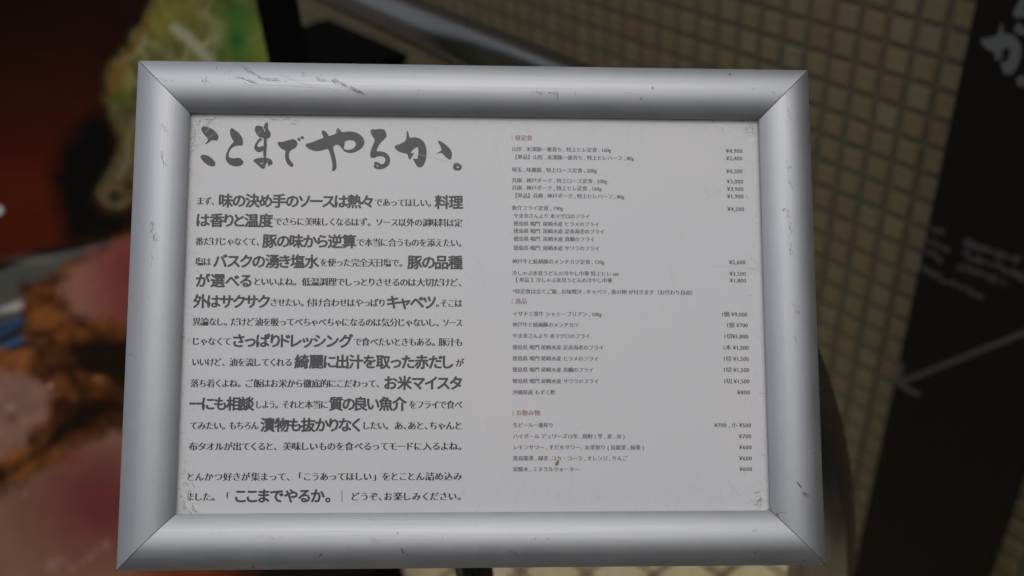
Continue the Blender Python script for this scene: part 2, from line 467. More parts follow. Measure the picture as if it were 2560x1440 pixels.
# title, brushed
C3 = lambda pts: [(480 + x / 7.111, 290 + y / 7.111) for x, y in pts]
C4 = lambda pts: [(820 + x / 7.111, 290 + y / 7.111) for x, y in pts]
KO1 = [C3([(200,180),(290,195),(370,235),(430,290),(470,345),(475,380),(460,425),(440,438),(350,432),(310,460),(260,505),(240,505),(238,490),(265,460),(290,408),(240,360),(200,310),(165,255),(165,215),(185,190)])]
KO1b = [C3([(150,705),(205,683),(290,705),(360,755),(410,815),(420,860),(410,890),(380,902),(300,885),(230,840),(180,790),(150,735)])]
KO2 = [C3([(705,205),(750,240),(820,285),(870,345),(900,400),(910,460),(905,515),(875,530),(810,525),(740,545),(690,590),(660,640),(650,690),(655,730),(680,745),(750,755),(820,740),(870,755),(910,800),(918,825),(890,870),(850,890),(780,900),(700,885),(640,840),(600,780),(597,710),(620,640),(660,560),(710,490),(750,458),(720,420),(695,370),(675,310),(678,240)])]
MA1 = [C3([(1115,210),(1140,175),(1180,170),(1285,190),(1290,140),(1325,108),(1352,125),(1355,175),(1350,225),(1385,275),(1405,330),(1385,385),(1340,410),(1200,385),(1150,330),(1120,270)])]
MA2 = [C3([(1270,380),(1335,380),(1325,480),(1338,520),(1325,600),(1320,742),(1265,742),(1268,600),(1275,500)])]
MA3 = [C3([(1205,380),(1262,425),(1220,440),(1180,475),(1160,520),(1170,548),(1210,550),(1272,520),(1280,600),(1265,620),(1195,650),(1150,635),(1110,590),(1105,560),(1120,500),(1160,445)])]
MA4 = [C3([(1090,790),(1120,760),(1200,745),(1265,738),(1330,740),(1380,755),(1425,795),(1442,845),(1400,870),(1360,900),(1350,885),(1360,850),(1320,835),(1308,900),(1285,940),(1255,943),(1200,905),(1150,850),(1100,815)]), C3([(1195,833),(1250,828),(1252,865)])]
DE1 = [C3([(1520,490),(1530,460),(1555,457),(1590,465),(1700,435),(1790,405),(1840,425),(1875,470),(1870,530),(1830,575),(1765,605),(1735,640),(1720,700),(1730,760),(1770,820),(1800,850),(1807,880),(1790,910),(1765,910),(1710,870),(1670,810),(1655,740),(1655,670),(1665,615),(1620,600),(1570,565),(1540,530)])]
DE2 = [C3([(1870,385),(1900,390),(1920,385),(1932,430),(1915,458),(1880,430)])]
DE3 = [C3([(1940,350),(1980,365),(1998,390),(1985,415),(1955,412),(1925,385)])]
YA = [C3([(2040,560),(2015,520),(2030,490),(2100,480),(2200,440),(2300,400),(2345,390),(2310,320),(2305,275),(2330,252),(2370,265),(2410,310),(2430,355)])
      + C4([(20,355),(150,318),(140,260),(175,205),(215,240),(245,290),(330,278),(410,272),(500,290),(580,335),(635,400),(652,465),(630,540),(560,610),(440,660),(350,658),(275,625),(272,600),(245,578),(180,500),(85,540),(110,640),(145,780),(158,920),(130,960),(100,990),(75,975),(70,950),(80,900),(70,800),(45,700),(4,575)])
      + C3([(2330,610),(2220,632),(2110,605)]), C4([(298,455),(350,434),(410,430),(475,445),(500,490),(480,555),(430,590),(360,605),(300,595),(278,572),(292,540)])]
RU = [C4([(770,230),(840,240),(910,228),(1000,235),(1030,290),(1048,355),(1020,400),(940,470),(890,550),(855,630),(940,625),(1020,645),(1080,700),(1108,770),(1100,840),(1060,900),(990,940),(910,952),(850,940),(805,910),(825,860),(820,815),(860,812),(910,835),(955,865),(1000,840),(1025,780),(1010,740),(960,715),(900,718),(860,728),(820,752),(755,735),(745,690),(765,600),(800,510),(838,420),(780,350),(750,280)]), C4([(862,875),(875,868),(900,890),(890,902),(870,898)])]
KA1 = [C4([(1180,545),(1200,520),(1280,500),(1340,465),(1390,430),(1400,290),(1410,255),(1430,280),(1448,395),(1520,375),(1600,385),(1680,430),(1730,500),(1752,590),(1755,680),(1740,780),(1710,860),(1680,905),(1620,915),(1585,905),(1550,840),(1515,780),(1515,745),(1585,775),(1600,700),(1608,600),(1595,548),(1540,575),(1475,635),(1480,670),(1535,645),(1510,700),(1475,760),(1450,782),(1430,750),(1410,665),(1340,665),(1260,635),(1200,590)])]
KA2 = [C4([(1950,435),(2000,445),(2100,510),(2170,585),(2203,640),(2205,700),(2190,770),(2160,782),(2110,745),(2060,700),(2035,665),(1990,655),(1925,675),(1925,665),(1990,630),(2025,605),(1995,530),(1960,475)])]
MARU = [C4([(2220,900),(2235,850),(2280,828),(2320,835),(2375,870),(2382,930),(2340,975),(2240,970)]), C4([(2283,915),(2300,893),(2328,895),(2325,920),(2305,932)])]
def smooth_loop(pts, it=2):
    for _ in range(it):
        q = []
        for i in range(len(pts)):
            a, b_ = pts[i], pts[(i + 1) % len(pts)]
            q += [(a[0]*.75 + b_[0]*.25, a[1]*.75 + b_[1]*.25), (a[0]*.25 + b_[0]*.75, a[1]*.25 + b_[1]*.75)]
        pts = q
    return pts
def fill_loops(loops, conv):
    L = [[Vector((*conv(x, y), 0)) for x, y in smooth_loop(l)] for l in loops]
    flat = [p for l in L for p in l]
    return flat, [tuple(t) for t in tessellate_polygon(L)]
def brush(parts, conv, name, mat, parent, z):
    T = TextMesh()
    for k, g in enumerate(parts):
        flat, tris = fill_loops(g, conv)
        T.add([(p.x, p.y) for p in flat], tris, z + k * 0.000004, 0)
    return mesh_obj(name, T.V, T.F, mat, parent)
for parts in ([KO1, KO1b], [KO2], [MA1, MA2, MA3, MA4], [DE1, DE2, DE3], [YA], [RU], [KA1, KA2], [MARU]):
    brush(parts, sh, 'title_character', M_INK, sheet, ZT)

# body text: (photo y at the left, slope, [(text, style, x0, x1)]) with x in the enlarged crops' pixels
A = lambda x: 440 + x / 2.482
LEFT = [
 (500.5, .0075, [('まず、','m',130,245),('味の決め手のソースは熱々','b',268,1222),('であってほしい。','m',1232,1590),('料理','b',1608,1780)]),
 (550, .0075, [('は香りと温度','b',128,602),('でさらに美味しくなるはず。','m',608,1215),('ソース以外の調味料は定','m',1238,1778)]),
 (601, .0065, [('番だけじゃなくて、','m',120,525),('豚の味から逆算','b',537,1117),('で本当に合うものを添えたい。','m',1120,1780)]),
 (652, .006, [('塩は','m',118,220),('バスクの湧き塩水','b',232,888),('を使った完全天日塩で。','m',893,1412),('豚の品種','b',1437,1778)]),
 (701, .005, [('が選べる','b',122,472),('といいよね。','m',482,755),('低温調理でしっとりさせるのは大切だけど、','m',780,1780)]),
 (753, .0045, [('外はサクサク','b',110,582),('させたい。','m',585,800),('付け合わせはやっぱり','m',812,1300),('キャベツ','b',1310,1612),('。','m',1612,1628),('そこは','m',1640,1778)]),
 (802, .004, [('異論なし。','m',103,325),('だけど油を吸ってべちゃべちゃになるのは気分じゃないし、','m',338,1640),('ソース','m',1655,1778)]),
 (851, .0035, [('じゃなくて','m',102,342),('さっぱりドレッシング','b',352,1100),('で食べたいときもある。','m',1102,1615),('豚汁も','m',1630,1778)]),
 (903, .003, [('いいけど、','m',100,310),('油を流してくれる','m',330,722),('綺麗に出汁を取った赤だし','b',735,1722),('が','m',1735,1778)]),
 (956, .002, [('落ち着くよね。','m',90,410),('ご飯はお米から徹底的にこだわって、','m',430,1270),('お米マイスタ','b',1292,1775)]),
 (1009, .001, [('ーにも相談','b',85,485),('しよう。','m',495,640),('それと本当に','m',657,945),('質の良い魚介','b',952,1430),('をフライで食べ','m',1445,1778)]),
 (1062, .0, [('てみたい。','m',85,312),('もちろん','m',328,515),('漬物も抜かりなく','b',525,1145),('したい。','m',1160,1325),('あ、あと、ちゃんと','m',1355,1778)]),
 (1114, -.001, [('布タオルが出てくると、','m',78,635),('美味しいものを食べるってモードに入るよね。','m',662,1780)]),
 (1190, -.002, [('とんかつ好きが集まって、','m',65,715),('「こうあってほしい」','m',760,1245),('をとことん詰め込み','m',1275,1778)]),
 (1240, -.002, [('ました。','m',65,250),('「','m',312,330),('ここまでやるか。','b',365,975),('|','m',1030,1034),('どうぞ、お楽しみください。','m',1085,1778)]),
]
B1 = lambda x: 1220 + x / 3.6
B2 = lambda x: 1220 + x / 2.6667
P1 = lambda y: 320 + y / 3.6
P2 = lambda y: 700 + y / 2.6667
T_ = '徳島県 鳴門 尾崎水産 '; T2 = '徳島県 鳴門  尾崎水産 '
RIGHT = [(t, B1(a), B1(b_), P1(y), k) for t, a, b_, y, k in [
 ('昼定食',243,400,88,'h'),
 ('山形 , 米澤豚一番育ち , 特上ヒレ定食 , 160g',213,1108,188,'s'),('¥4,900',2140,2290,204,'p'),
 ('【単品】山形 , 米澤豚一番育ち , 特上ヒレハーフ , 80g',218,1312,260,'s'),('¥2,400',2142,2290,271,'p'),
 ('埼玉 , 味麗豚 , 特上ロース定食 , 200g',213,978,375,'s'),('¥4,200',2142,2290,387,'p'),
 ('兵庫 , 神戸ポーク , 特上ロース定食 , 200g',213,1070,470,'s'),('¥3,000',2147,2298,480,'p'),
 ('兵庫 , 神戸ポーク , 特上ヒレ定食 , 160g',213,1022,537,'s'),('¥3,900',2150,2300,547,'p'),
 ('【単品】兵庫 , 神戸ポーク , 特上ヒレハーフ , 80g',218,1225,607,'s'),('¥1,900',2150,2300,613,'p'),
 ('魚介フライ定食 , 190g',213,675,718,'s'),('¥4,200',2154,2306,728,'p'),
 ('やま幸さんより 本マグロのフライ',230,918,790,'s'),
 (T2+'ヒラメのフライ',230,1002,860,'s'),(T2+'足赤海老のフライ',230,1050,926,'s'),
 (T2+'真鯛のフライ',230,962,996,'s'),(T2+'サワラのフライ',230,1005,1078,'s'),
 ('神戸牛と銘柄豚のメンチカツ定食 , 120g',216,1047,1200,'s'),('¥2,600',2168,2318,1207,'p'),
 ('冷しゃぶ氷見うどんの冷やし中華 特上ヒレ set',216,1177,1305,'s'),('¥3,500',2172,2322,1310,'p'),
 ('【 単品 】冷しゃぶ氷見うどんの冷やし中華',222,1118,1366,'s'),('¥1,800',2174,2324,1371,'p')]]
RIGHT += [(t, B2(a), B2(b_), P2(y), k) for t, a, b_, y, k in [
 ('*昼定食は全てご飯 , お味噌汁 , キャベツ , 香の物 が付きます（お代わり自由）',165,1385,75,'s'),
 ('逸品',181,260,140,'h'),
 ('イザナミ黒牛 シャトーブリアン , 100g',163,757,225,'s'),('1個 ¥9,000',1552,1730,228,'p'),
 ('神戸牛と銘柄豚のメンチカツ',163,606,297,'s'),('1個 ¥700',1587,1732,300,'p'),
 ('やま幸さんより 本マグロのフライ',163,682,372,'s'),('1切¥1,800',1570,1735,375,'p'),
 (T_+'足赤海老のフライ',163,772,448,'s'),('1本 ¥1,500',1563,1738,450,'p'),
 (T_+'ヒラメのフライ',163,738,522,'s'),('1切 ¥1,500',1565,1740,524,'p'),
 (T_+'真鯛のフライ',163,704,597,'s'),('1切 ¥1,500',1566,1742,598,'p'),
 (T_+'サワラのフライ',163,740,673,'s'),('1切 ¥1,500',1568,1744,674,'p'),
 ('沖縄県産 もずく酢',163,450,748,'s'),('¥800',1660,1747,748,'p'),
 ('お飲み物',187,348,885,'h'),
 ('生ビール一番搾り',165,437,967,'s'),('¥700 , 小 ¥500',1508,1755,967,'p'),
 ('ハイボール デュワーズ12年 , 焼酎 ( 芋 , 麦 , 米 )',165,912,1041,'s'),('¥700',1671,1756,1041,'p'),
 ('レモンサワー , すだちサワー,  お茶割り ( 烏龍茶 , 緑茶 )',165,1040,1115,'s'),('¥600',1672,1758,1114,'p'),
 ('黒烏龍茶 , 緑茶 ,コカ・コーラ , オレンジ , りんご',165,930,1188,'s'),('¥600',1674,1760,1188,'p'),
 ('炭酸水 , ミネラルウォーター',165,610,1261,'s'),('¥600',1675,1762,1259,'p')]]
chars = set()
for _, _, runs in LEFT:
    for t, *_ in runs: chars |= set(t)
for t, *_ in RIGHT: chars |= set(t)
load_glyphs(chars)

def kd_cjk(c): return ord(c) > 0x2000
def set_run(T, text, style, x0, y0_, x1, y1_, em_px, z, mats):
    """lay a run of glyphs between two photo points of the sheet"""
    a = Vector(sh(x0, y0_)); b_ = Vector(sh(x1, y1_)); d = b_ - a; Wd = d.length; u = d / Wd; nn = Vector((-u.y, u.x))
    mx, my = (x0 + x1) / 2, (y0_ + y1_) / 2
    em = (Vector(sh(mx + em_px / 2, my)) - Vector(sh(mx - em_px / 2, my))).length
    lay = layout(text, {'b': 'bold', 'm': 'body'}.get(style, 'small'))
    tot = sum(q[2] for q in lay)
    if len(lay) == 1 or tot == 0: k = em
    else: k = Wd / tot
    gs = em if style in 'bm' else min(em, k * 1.12)
    pen = 0.0; tint = 0
    for c, off, adv, draw in lay:
        if draw:
            vs_, fs, _a = _gcache[c]
            sx = min(1.0, k * (0.97 if style == 'm' else 1.02) / gs)
            slot = adv * k; nat = adv * gs * sx
            ox = pen + (slot - nat) / 2 + off * gs * sx
            if style in 'bm' and c in '、。': ox = pen + off * gs
            base = -0.38 * gs
            X = vs_[:, 0] * gs * sx + ox; Y = vs_[:, 1] * gs + base
            def put(dx, dy, zz):
                px_ = a.x + u.x * (X + dx) + nn.x * (Y + dy); py_ = a.y + u.y * (X + dx) + nn.y * (Y + dy)
                T.add(np.c_[px_, py_], fs, zz, tint)
            if style == 'b':
                rr = 0.039 * gs; put(0, 0, z)
                for q, (cx, cy) in enumerate(BOLD): put(cx * rr, cy * rr * .8, z + (q + 1) * 3e-6)
            elif style == 'm':
                rr = 0.036 * gs
                vs_, fs = mincho(c, 4); X = vs_[:, 0] * gs * sx + ox; Y = vs_[:, 1] * gs + base; put(0, 0, z)
            else:
                if len(mats) > 1:
                    tint = 0 if (c.isascii() and style != 'h') else int(random.random() < (.42 if style != 'h' else .3)) * random.choice((1, len(mats) - 1))
                rr = 0.022 * gs
                for q, (cx, cy) in enumerate(((-1, 0), (1, 0))): put(cx * rr, cy * rr, z + q * 3e-6)
        pen += adv * k

for yl, k, runs in LEFT:
    for t, st, a, b_ in runs:
        x0, x1 = A(a), A(b_); yy = lambda x: yl + (x - 480) * k
        T = TextMesh(); em = {'b': 37, 'm': 23}[st]; dy = 0 if st == 'b' else 2.0
        if t == '|':                                           # the closing bracket is worn to a thin bar
            p = [sh(x0 - .8, 1226), sh(x0 + .8, 1226), sh(x0 + .8, 1256), sh(x0 - .8, 1256)]
            T.add(p, [(0, 3, 2, 1)], ZT, 0)
        else: set_run(T, t, st, x0, yy(x0) + dy, x1, yy(x1) + dy, em, ZT, [M_TXT])
        mesh_obj('bold_text' if st == 'b' else 'body_text', T.V, T.F, M_INK if st == 'b' else M_TXT, sheet)
for t, x0, x1, y, kd in RIGHT:
    T = TextMesh(); sl = 0.013 * (1 - (y - 340) / 900)
    mats = M_RED if kd == 'h' else M_SML
    set_run(T, t, kd, x0, y, x1, y + sl * (x1 - x0), {'h': 15.5, 's': 13.2, 'p': 14.5}[kd], ZT, mats if kd != 'p' else M_SML[:1])
    if kd == 'h':
        p = [sh(x0 - 8, y - 7), sh(x0 - 7, y - 7), sh(x0 - 7, y + 8), sh(x0 - 8, y + 8)]; T.add(p, [(0, 3, 2, 1)], ZT, 0)
    mesh_obj({'h': 'heading_text', 's': 'item_text', 'p': 'price_text'}[kd], T.V, T.F, None, sheet, mats=mats, midx=T.I)

# ------------------------------------------------------------------ wear: scratches, creases, stain
def ribbon(T, pts, w0, surf, mi):
    if surf is s_rail: w0 = w0 * 0.62 if w0 < .0007 else w0 * .85
    """thin tapering ribbon through photo-pixel points laid on a surface"""
    P = [Vector(surf(x, y)) for x, y in pts]; n = len(T.V)
    for i, p in enumerate(P):
        t = (P[min(i+1, len(P)-1)] - P[max(i-1, 0)]); t.z = 0
        if t.length < 1e-9: t = Vector((1, 0, 0))
        t.normalize(); s = Vector((-t.y, t.x, 0)) * (w0 * (0.35 + 0.65 * math.sin(math.pi * (i + .5) / len(P))) / 2)
        T.V += [tuple(p - s), tuple(p + s)]
    for i in range(len(P) - 1): T.F.append((n+2*i, n+2*i+1, n+2*i+3, n+2*i+2)); T.I.append(mi)
def s_sheet(x, y, dz=0.00014):
    a = sh(x, y); return (a[0], a[1], Z_SHEET + dz)
def s_rail(x, y):
    """photo pixel -> point just above the rail's curved face"""
    r = SI.to_3x3() @ ray(x, y); e = SI @ EYE; z = 0.008
    for _ in range(6):
        s = (z - e.z) / r.z; px_, py_ = e.x + r.x * s, e.y + r.y * s
        d = min(SW/2 - abs(px_), SH/2 - abs(py_)); t = min(max(d / BW, 0.02), 0.98); z = prof(t)
    return (px_, py_, z + 0.00012)
def jig(x, y, ang, ln, n=5, bend=0.3):
    pts = []; a = ang; s = ln / (n - 1); bb = random.uniform(-bend, bend)
    for i in range(n): pts.append((x, y)); x += math.cos(a) * s; y += math.sin(a) * s; a += bb / n + random.uniform(-.12, .12)
    return pts
MM = 0.001
# on the sheet
T = TextMesh()
def okc(x, y): return 455 < x < 1915 and 292 < y < 1272
for _ in range(150):                                   # long faint scratches, mostly near vertical
    x = random.uniform(1180, 1890) if random.random() < .72 else random.uniform(470, 1200); y = random.uniform(300, 1265)
    if okc(x, y): ribbon(T, jig(x, y, R(random.gauss(95, 28)), random.uniform(6, 42)), random.uniform(.10, .20) * MM, s_sheet, 1)
for _ in range(60):                                    # nicks along the top
    x = random.uniform(480, 1890); ribbon(T, jig(x, random.uniform(298, 330), R(random.gauss(100, 20)), random.uniform(5, 20)), .2 * MM, s_sheet, random.choice((0, 1, 1)))
for _ in range(110):                                   # rubbed strip on the right
    y = random.uniform(420, 1260); x = 1893 + (y - 300) * .03 - abs(random.gauss(0, 22)) - 6
    ribbon(T, jig(x, y, R(random.choice((random.gauss(80, 30), random.gauss(0, 25)))), random.uniform(3, 18)), random.uniform(.15, .3) * MM, s_sheet, random.choice((0, 1, 2)))
for _ in range(70):                                    # and down the left margin
    y = random.uniform(340, 1270); x = 470 - (y - 300) * .034 + 4 + abs(random.gauss(0, 13))
    ribbon(T, jig(x, y, R(random.gauss(40, 50)), random.uniform(3, 14)), random.uniform(.15, .35) * MM, s_sheet, random.choice((0, 1, 2)))
for _ in range(75):                                    # scratches along the bottom
    x = random.uniform(1150, 1900); ribbon(T, jig(x, random.uniform(1195, 1255), R(random.gauss(85, 22)), random.uniform(8, 34)), .16 * MM, s_sheet, random.choice((0, 1, 1)))
def crumple(cx, cy, sx_, sy_, n, ang, spread):
    for _ in range(n):
        x, y = cx + random.gauss(0, sx_), cy + random.gauss(0, sy_)
        if 440 < x < 1926 and 288 < y < 1285:
            ribbon(T, jig(x, y, R(random.gauss(ang, spread)), random.uniform(5, 26), bend=1.2), random.uniform(.25, .8) * MM, s_sheet, random.choice((0, 0, 0, 0, 2, 1)))
crumple(505, 303, 20, 9, 32, 150, 40); crumple(487, 335, 7, 28, 34, 110, 35)
crumple(462, 1225, 7, 30, 44, 70, 22); crumple(475, 1268, 16, 8, 26, 60, 25)
crumple(1830, 315, 40, 8, 22, 120, 35); crumple(1880, 325, 10, 14, 22, 120, 40)
crumple(1900, 1262, 14, 8, 26, 170, 35); crumple(1905, 1240, 9, 14, 20, 120, 40); crumple(690, 302, 25, 5, 16, 10, 15)
crumple(455, 850, 8, 40, 18, 45, 30)
tag(mesh_obj('sheet_scratch', T.V, T.F, None, sheet, mats=[M_SCR_L, M_SCR_F, M_SCR_M], midx=T.I), kind='stuff')
for poly in ([(1394, 1150), (1398, 1153), (1398, 1158), (1394, 1163), (1389, 1165), (1387, 1160), (1390, 1155)],):
    flat, tris = fill_loops([poly], lambda x, y: sh(x, y)); mesh_obj('brown_stain', [(p.x, p.y, Z_SHEET + .0003) for p in flat], tris, M_STAIN, sheet)
# long curved hairlines
T = TextMesh()
for pts in ([(1760,500),(1800,475),(1830,458)],
            [(1045,385),(1080,395),(1120,405),(1160,415)], [(485,375),(500,362),(520,345),(545,330)], [(1235,340),(1240,370),(1250,410),(1255,425)], [(1410,360),(1418,335),(1424,325)],
            [(1722,770),(1728,785),(1733,800)], [(1675,665),(1680,690),(1682,710)], [(1780,665),(1830,667),(1900,672)], [(1900,660),(1860,700),(1845,712)], [(1780,1235),(1810,1260)], [(1818,1200),(1850,1240)],
            [(1603,330),(1606,350),(1604,372)], [(1088,318),(1092,330),(1094,345)]):
    ribbon(T, pts, .22 * MM, s_sheet, 0)
tag(mesh_obj('long_scratch', T.V, T.F, M_SCR_F, sheet), kind='stuff')
# on the rails
T = TextMesh()
def fan(x0, y0_, x1, y1_, n, ang, spread, ln, w_=.22, mi=0, jit=3):
    for _ in range(n):
        s = random.random(); x = x0 + (x1 - x0) * s + random.gauss(0, jit); y = y0_ + (y1_ - y0_) * s + random.gauss(0, jit * .7)
        ribbon(T, jig(x, y, R(random.gauss(ang, spread)), random.uniform(.4, 1) * ln, 4, .2), w_ * MM, s_rail, mi)
ribbon(T, [(602,162),(612,172),(628,182),(645,190),(662,198),(680,203),(700,200)], .3 * MM, s_rail, 0)
ribbon(T, [(590,190),(610,198),(625,204),(645,210)], .3 * MM, s_rail, 0)
ribbon(T, [(694,186),(715,192),(735,200),(765,212),(795,213)], .22 * MM, s_rail, 1)
ribbon(T, [(600,214),(680,213),(760,217),(820,221),(850,226),(872,236)], .22 * MM, s_rail, 1)
fan(605,165,650,195,14,35,10,16); fan(590,190,645,208,16,25,12,16); fan(660,195,705,202,12,15,15,16)
fan(785,192,845,206,26,62,12,11); fan(850,205,898,228,30,38,10,22); fan(830,195,860,212,20,60,15,14); fan(755,182,762,190,8,60,30,8)
fan(500,195,530,205,10,90,25,8); ribbon(T, [(511,213),(514,200),(517,190)], .35 * MM, s_rail, 0)
fan(1330,230,1400,232,26,150,25,9); ribbon(T, [(1392,228),(1394,240),(1394,251)], .6 * MM, s_rail, 0); ribbon(T, [(1437,227),(1440,241)], .35 * MM, s_rail, 0)
fan(1550,232,1600,236,6,10,30,12,.2,1)
for x, y, l, w_ in ((1631,217,6,.9),(1602,244,7,.8),(1824,184,5,1.3),(1883,220,4,.6),(1047,222,5,.5),(960,232,4,.5),(803,186,4,.5),(541,165,9,.4),(575,175,6,.4)):
    ribbon(T, jig(x, y, R(80), l, 3, .1), w_ * MM, s_rail, 0)
fan(1920,228,1970,240,14,20,40,6); fan(395,195,440,205,14,60,60,4)
fan(408,305,412,330,12,80,30,7); fan(402,365,412,410,12,78,14,18,.2); fan(380,550,388,600,24,85,18,14,.2); fan(384,600,380,660,16,88,15,12,.2,1)
fan(1970,400,1978,470,26,85,20,6,.3); fan(1972,530,1978,640,36,92,10,8,.22); fan(1968,270,1975,300,6,70,15,9,.25); ribbon(T, [(1962,303),(1975,299),(1995,297),(2012,299)], .2 * MM, s_rail, 1)
ribbon(T, [(1943,420),(1944,440),(1946,458)], .2 * MM, s_rail, 1); ribbon(T, [(1976,756),(1986,764),(1998,768)], .35 * MM, s_rail, 0)
fan(1990,770,1996,780,5,80,30,5,.5); ribbon(T, [(1985,840),(1990,850),(1992,857)], .5 * MM, s_rail, 0); fan(1955,520,1965,528,8,60,20,6,.4)
ribbon(T, [(1992,1205),(1998,1212),(2004,1219)], 1.1 * MM, s_rail, 0); fan(1995,1228,2015,1237,12,32,8,16,.25); fan(1960,1180,1970,1188,6,35,10,10,.2,1)
ribbon(T, [(2036,1130),(2037,1136)], .7 * MM, s_rail, 0); ribbon(T, [(2020,1100),(2022,1114)], .25 * MM, s_rail, 1)
ribbon(T, [(1003,1370),(1006,1377),(1010,1384)], 1.2 * MM, s_rail, 0); ribbon(T, [(797,1392),(802,1387),(806,1384)], 1.5 * MM, s_rail, 0); ribbon(T, [(632,1416),(634,1420)], 1.6 * MM, s_rail, 0)
for x, y, l, w_ in ((640,1388,4,.6),(993,1331,4,.7),(1020,1384,5,.7),(1105,1342,5,.5),(1340,1343,7,.5),(1372,1345,6,.5),(1887,1378,7,.8),(2010,1399,5,1.0),(2030,1397,5,.6),(1440,1370,5,.4),(700,1340,4,.5),(552,1335,4,.4),(875,1365,5,.5),(338,1250,4,.4),(350,1005,4,.5),(322,1010,5,.4),(370,740,5,.4),(326,835,4,.4)):
    ribbon(T, jig(x, y, R(random.uniform(60, 120)), l, 3, .1), w_ * MM, s_rail, 0)
fan(1270,1376,1290,1382,14,20,40,7,.35); fan(1180,1365,1220,1382,14,30,20,12,.18,1); fan(930,1350,960,1352,14,175,8,20,.18,1); fan(640,1335,680,1345,16,20,20,12,.18,1)
fan(920,1285,935,1300,16,80,40,7,.25,1); fan(1290,1340,1300,1350,6,90,20,10,.2,1); ribbon(T, [(1535,1340),(1530,1355),(1524,1390)], .2 * MM, s_rail, 1)
ribbon(T, [(1880,1325),(1888,1328),(1892,1322)], .4 * MM, s_rail, 0); ribbon(T, [(1897,1335),(1903,1332),(1906,1328)], .4 * MM, s_rail, 2)
ribbon(T, [(1941,1286),(1945,1283),(1952,1281),(1966,1281)], .35 * MM, s_rail, 0); ribbon(T, [(1941,1283),(1946,1288)], 1.4 * MM, s_rail, 0)
ribbon(T, [(2030,1368),(2038,1378),(2040,1382)], .5 * MM, s_rail, 0); ribbon(T, [(2050,1392),(2058,1398),(2063,1394)], 1.6 * MM, s_rail, 0)
ribbon(T, [(318,889),(326,886),(336,890),(342,898)], .25 * MM, s_rail, 0); fan(383,1080,385,1090,6,90,30,5,.2,1)
for _ in range(150):                                   # stray pits
    s = random.random(); side = random.randrange(4)
    x, y = [(random.uniform(380, 1990), random.uniform(165, 275)), (random.uniform(330, 2020), random.uniform(1300, 1415)), (random.uniform(355, 455), random.uniform(250, 1300)), (random.uniform(1920, 2040), random.uniform(250, 1330))][side]
    ribbon(T, jig(x, y, random.uniform(0, 3.1), random.uniform(1.5, 3.5), 3, .1), random.uniform(.2, .45) * MM, s_rail, random.choice((0, 1, 1)))
tag(mesh_obj('rail_scratch', T.V, T.F, None, stand, mats=[M_SCR_D, M_SCR_G, M_SCR_L], midx=T.I), kind='stuff')

# pole and base of the stand
pole_top = SC + SM @ Vector((0.0, -0.0, -0.045))
c = CM @ Vector((1186 - 1280, 720 - 1432, -FPX)); s = pole_top.y / c.y; px0 = (EYE + c * s)
pr = 0.0165
v, f = tube_geo([(px0.x, px0.y, 0.012), (px0.x, px0.y, pole_top.z - 0.03)], pr, 32)
po = mesh_obj('pole', v, f, M_POLE, None, smooth=True); po.parent = stand; po.matrix_parent_inverse = SI
v, f = tube_geo([(px0.x, px0.y, 0.35), (px0.x, px0.y, 0.55)], pr + 0.003, 32); 
co_ = mesh_obj('pole_collar', v, f, M_BASE, None, smooth=False); co_.parent = stand; co_.matrix_parent_inverse = SI
V, F = tube_geo([(px0.x, px0.y, 0.0), (px0.x, px0.y, 0.008), (px0.x, px0.y, 0.013)], [0.14, 0.14, 0.132], 48)
ba = mesh_obj('base_plate', V, F, M_BASE, None); ba.parent = stand; ba.matrix_parent_inverse = SI
br = mesh_obj('bracket', *tube_geo([(px0.x, px0.y, pole_top.z - 0.05), (px0.x, px0.y, pole_top.z - 0.012), tuple(SC + SM @ Vector((0, 0, -0.026))), tuple(SC + SM @ Vector((0, 0, -0.0155)))], [0.014, 0.014, 0.013, 0.03], 16), M_BASE, None)
br.parent = stand; br.matrix_parent_inverse = SI

# ------------------------------------------------------------------ stainless barrier tube with its bend
D_LEG = 0.98
pl = at(2046, 1432, D_LEG)                              # on the upright leg
pa = at(914, 0, 1.45); pb = at(1287, 160, 1.15)         # on the sloping-away rail
hd = Vector((pa.x - pb.x, pa.y - pb.y, 0)); run = hd.length; hd.normalize()
slope = (pa.z - pb.z) / run; rad = 0.0303; RB = 0.38; SCN = 0.52
def railp(s): p = pb + hd * (s - SCN); p.z = pb.z + slope * (s - SCN); return p
th = math.atan(slope)
pts = [railp(s) for s in (3.0, 2.2, 1.6, 1.2, 0.9, 0.7)]
corner = railp(0.0); pl = Vector((corner.x, corner.y, 0))
tin = -(hd * math.cos(th) + Vector((0, 0, 1)) * math.sin(th)); tout = Vector((0, 0, -1))
half = math.acos(max(-1, min(1, tin.dot(tout)))) / 2; cut = RB * math.tan(half)
p0 = corner - tin * cut; bis = (tout - tin).normalized(); cen = corner + bis * (RB / math.cos(half))
ax = tin.cross(tout).normalized()
pts = [p for p in pts if (p - corner).length > cut + .03]
for i in range(33):
    q = Matrix.Rotation(2 * half * i / 32, 3, ax) @ (p0 - cen); pts.append(cen + q)
pts += [Vector((pl.x, pl.y, z)) for z in (1.0, 0.7, 0.4, 0.2, 0.0) if z < pts[-1].z - .03]

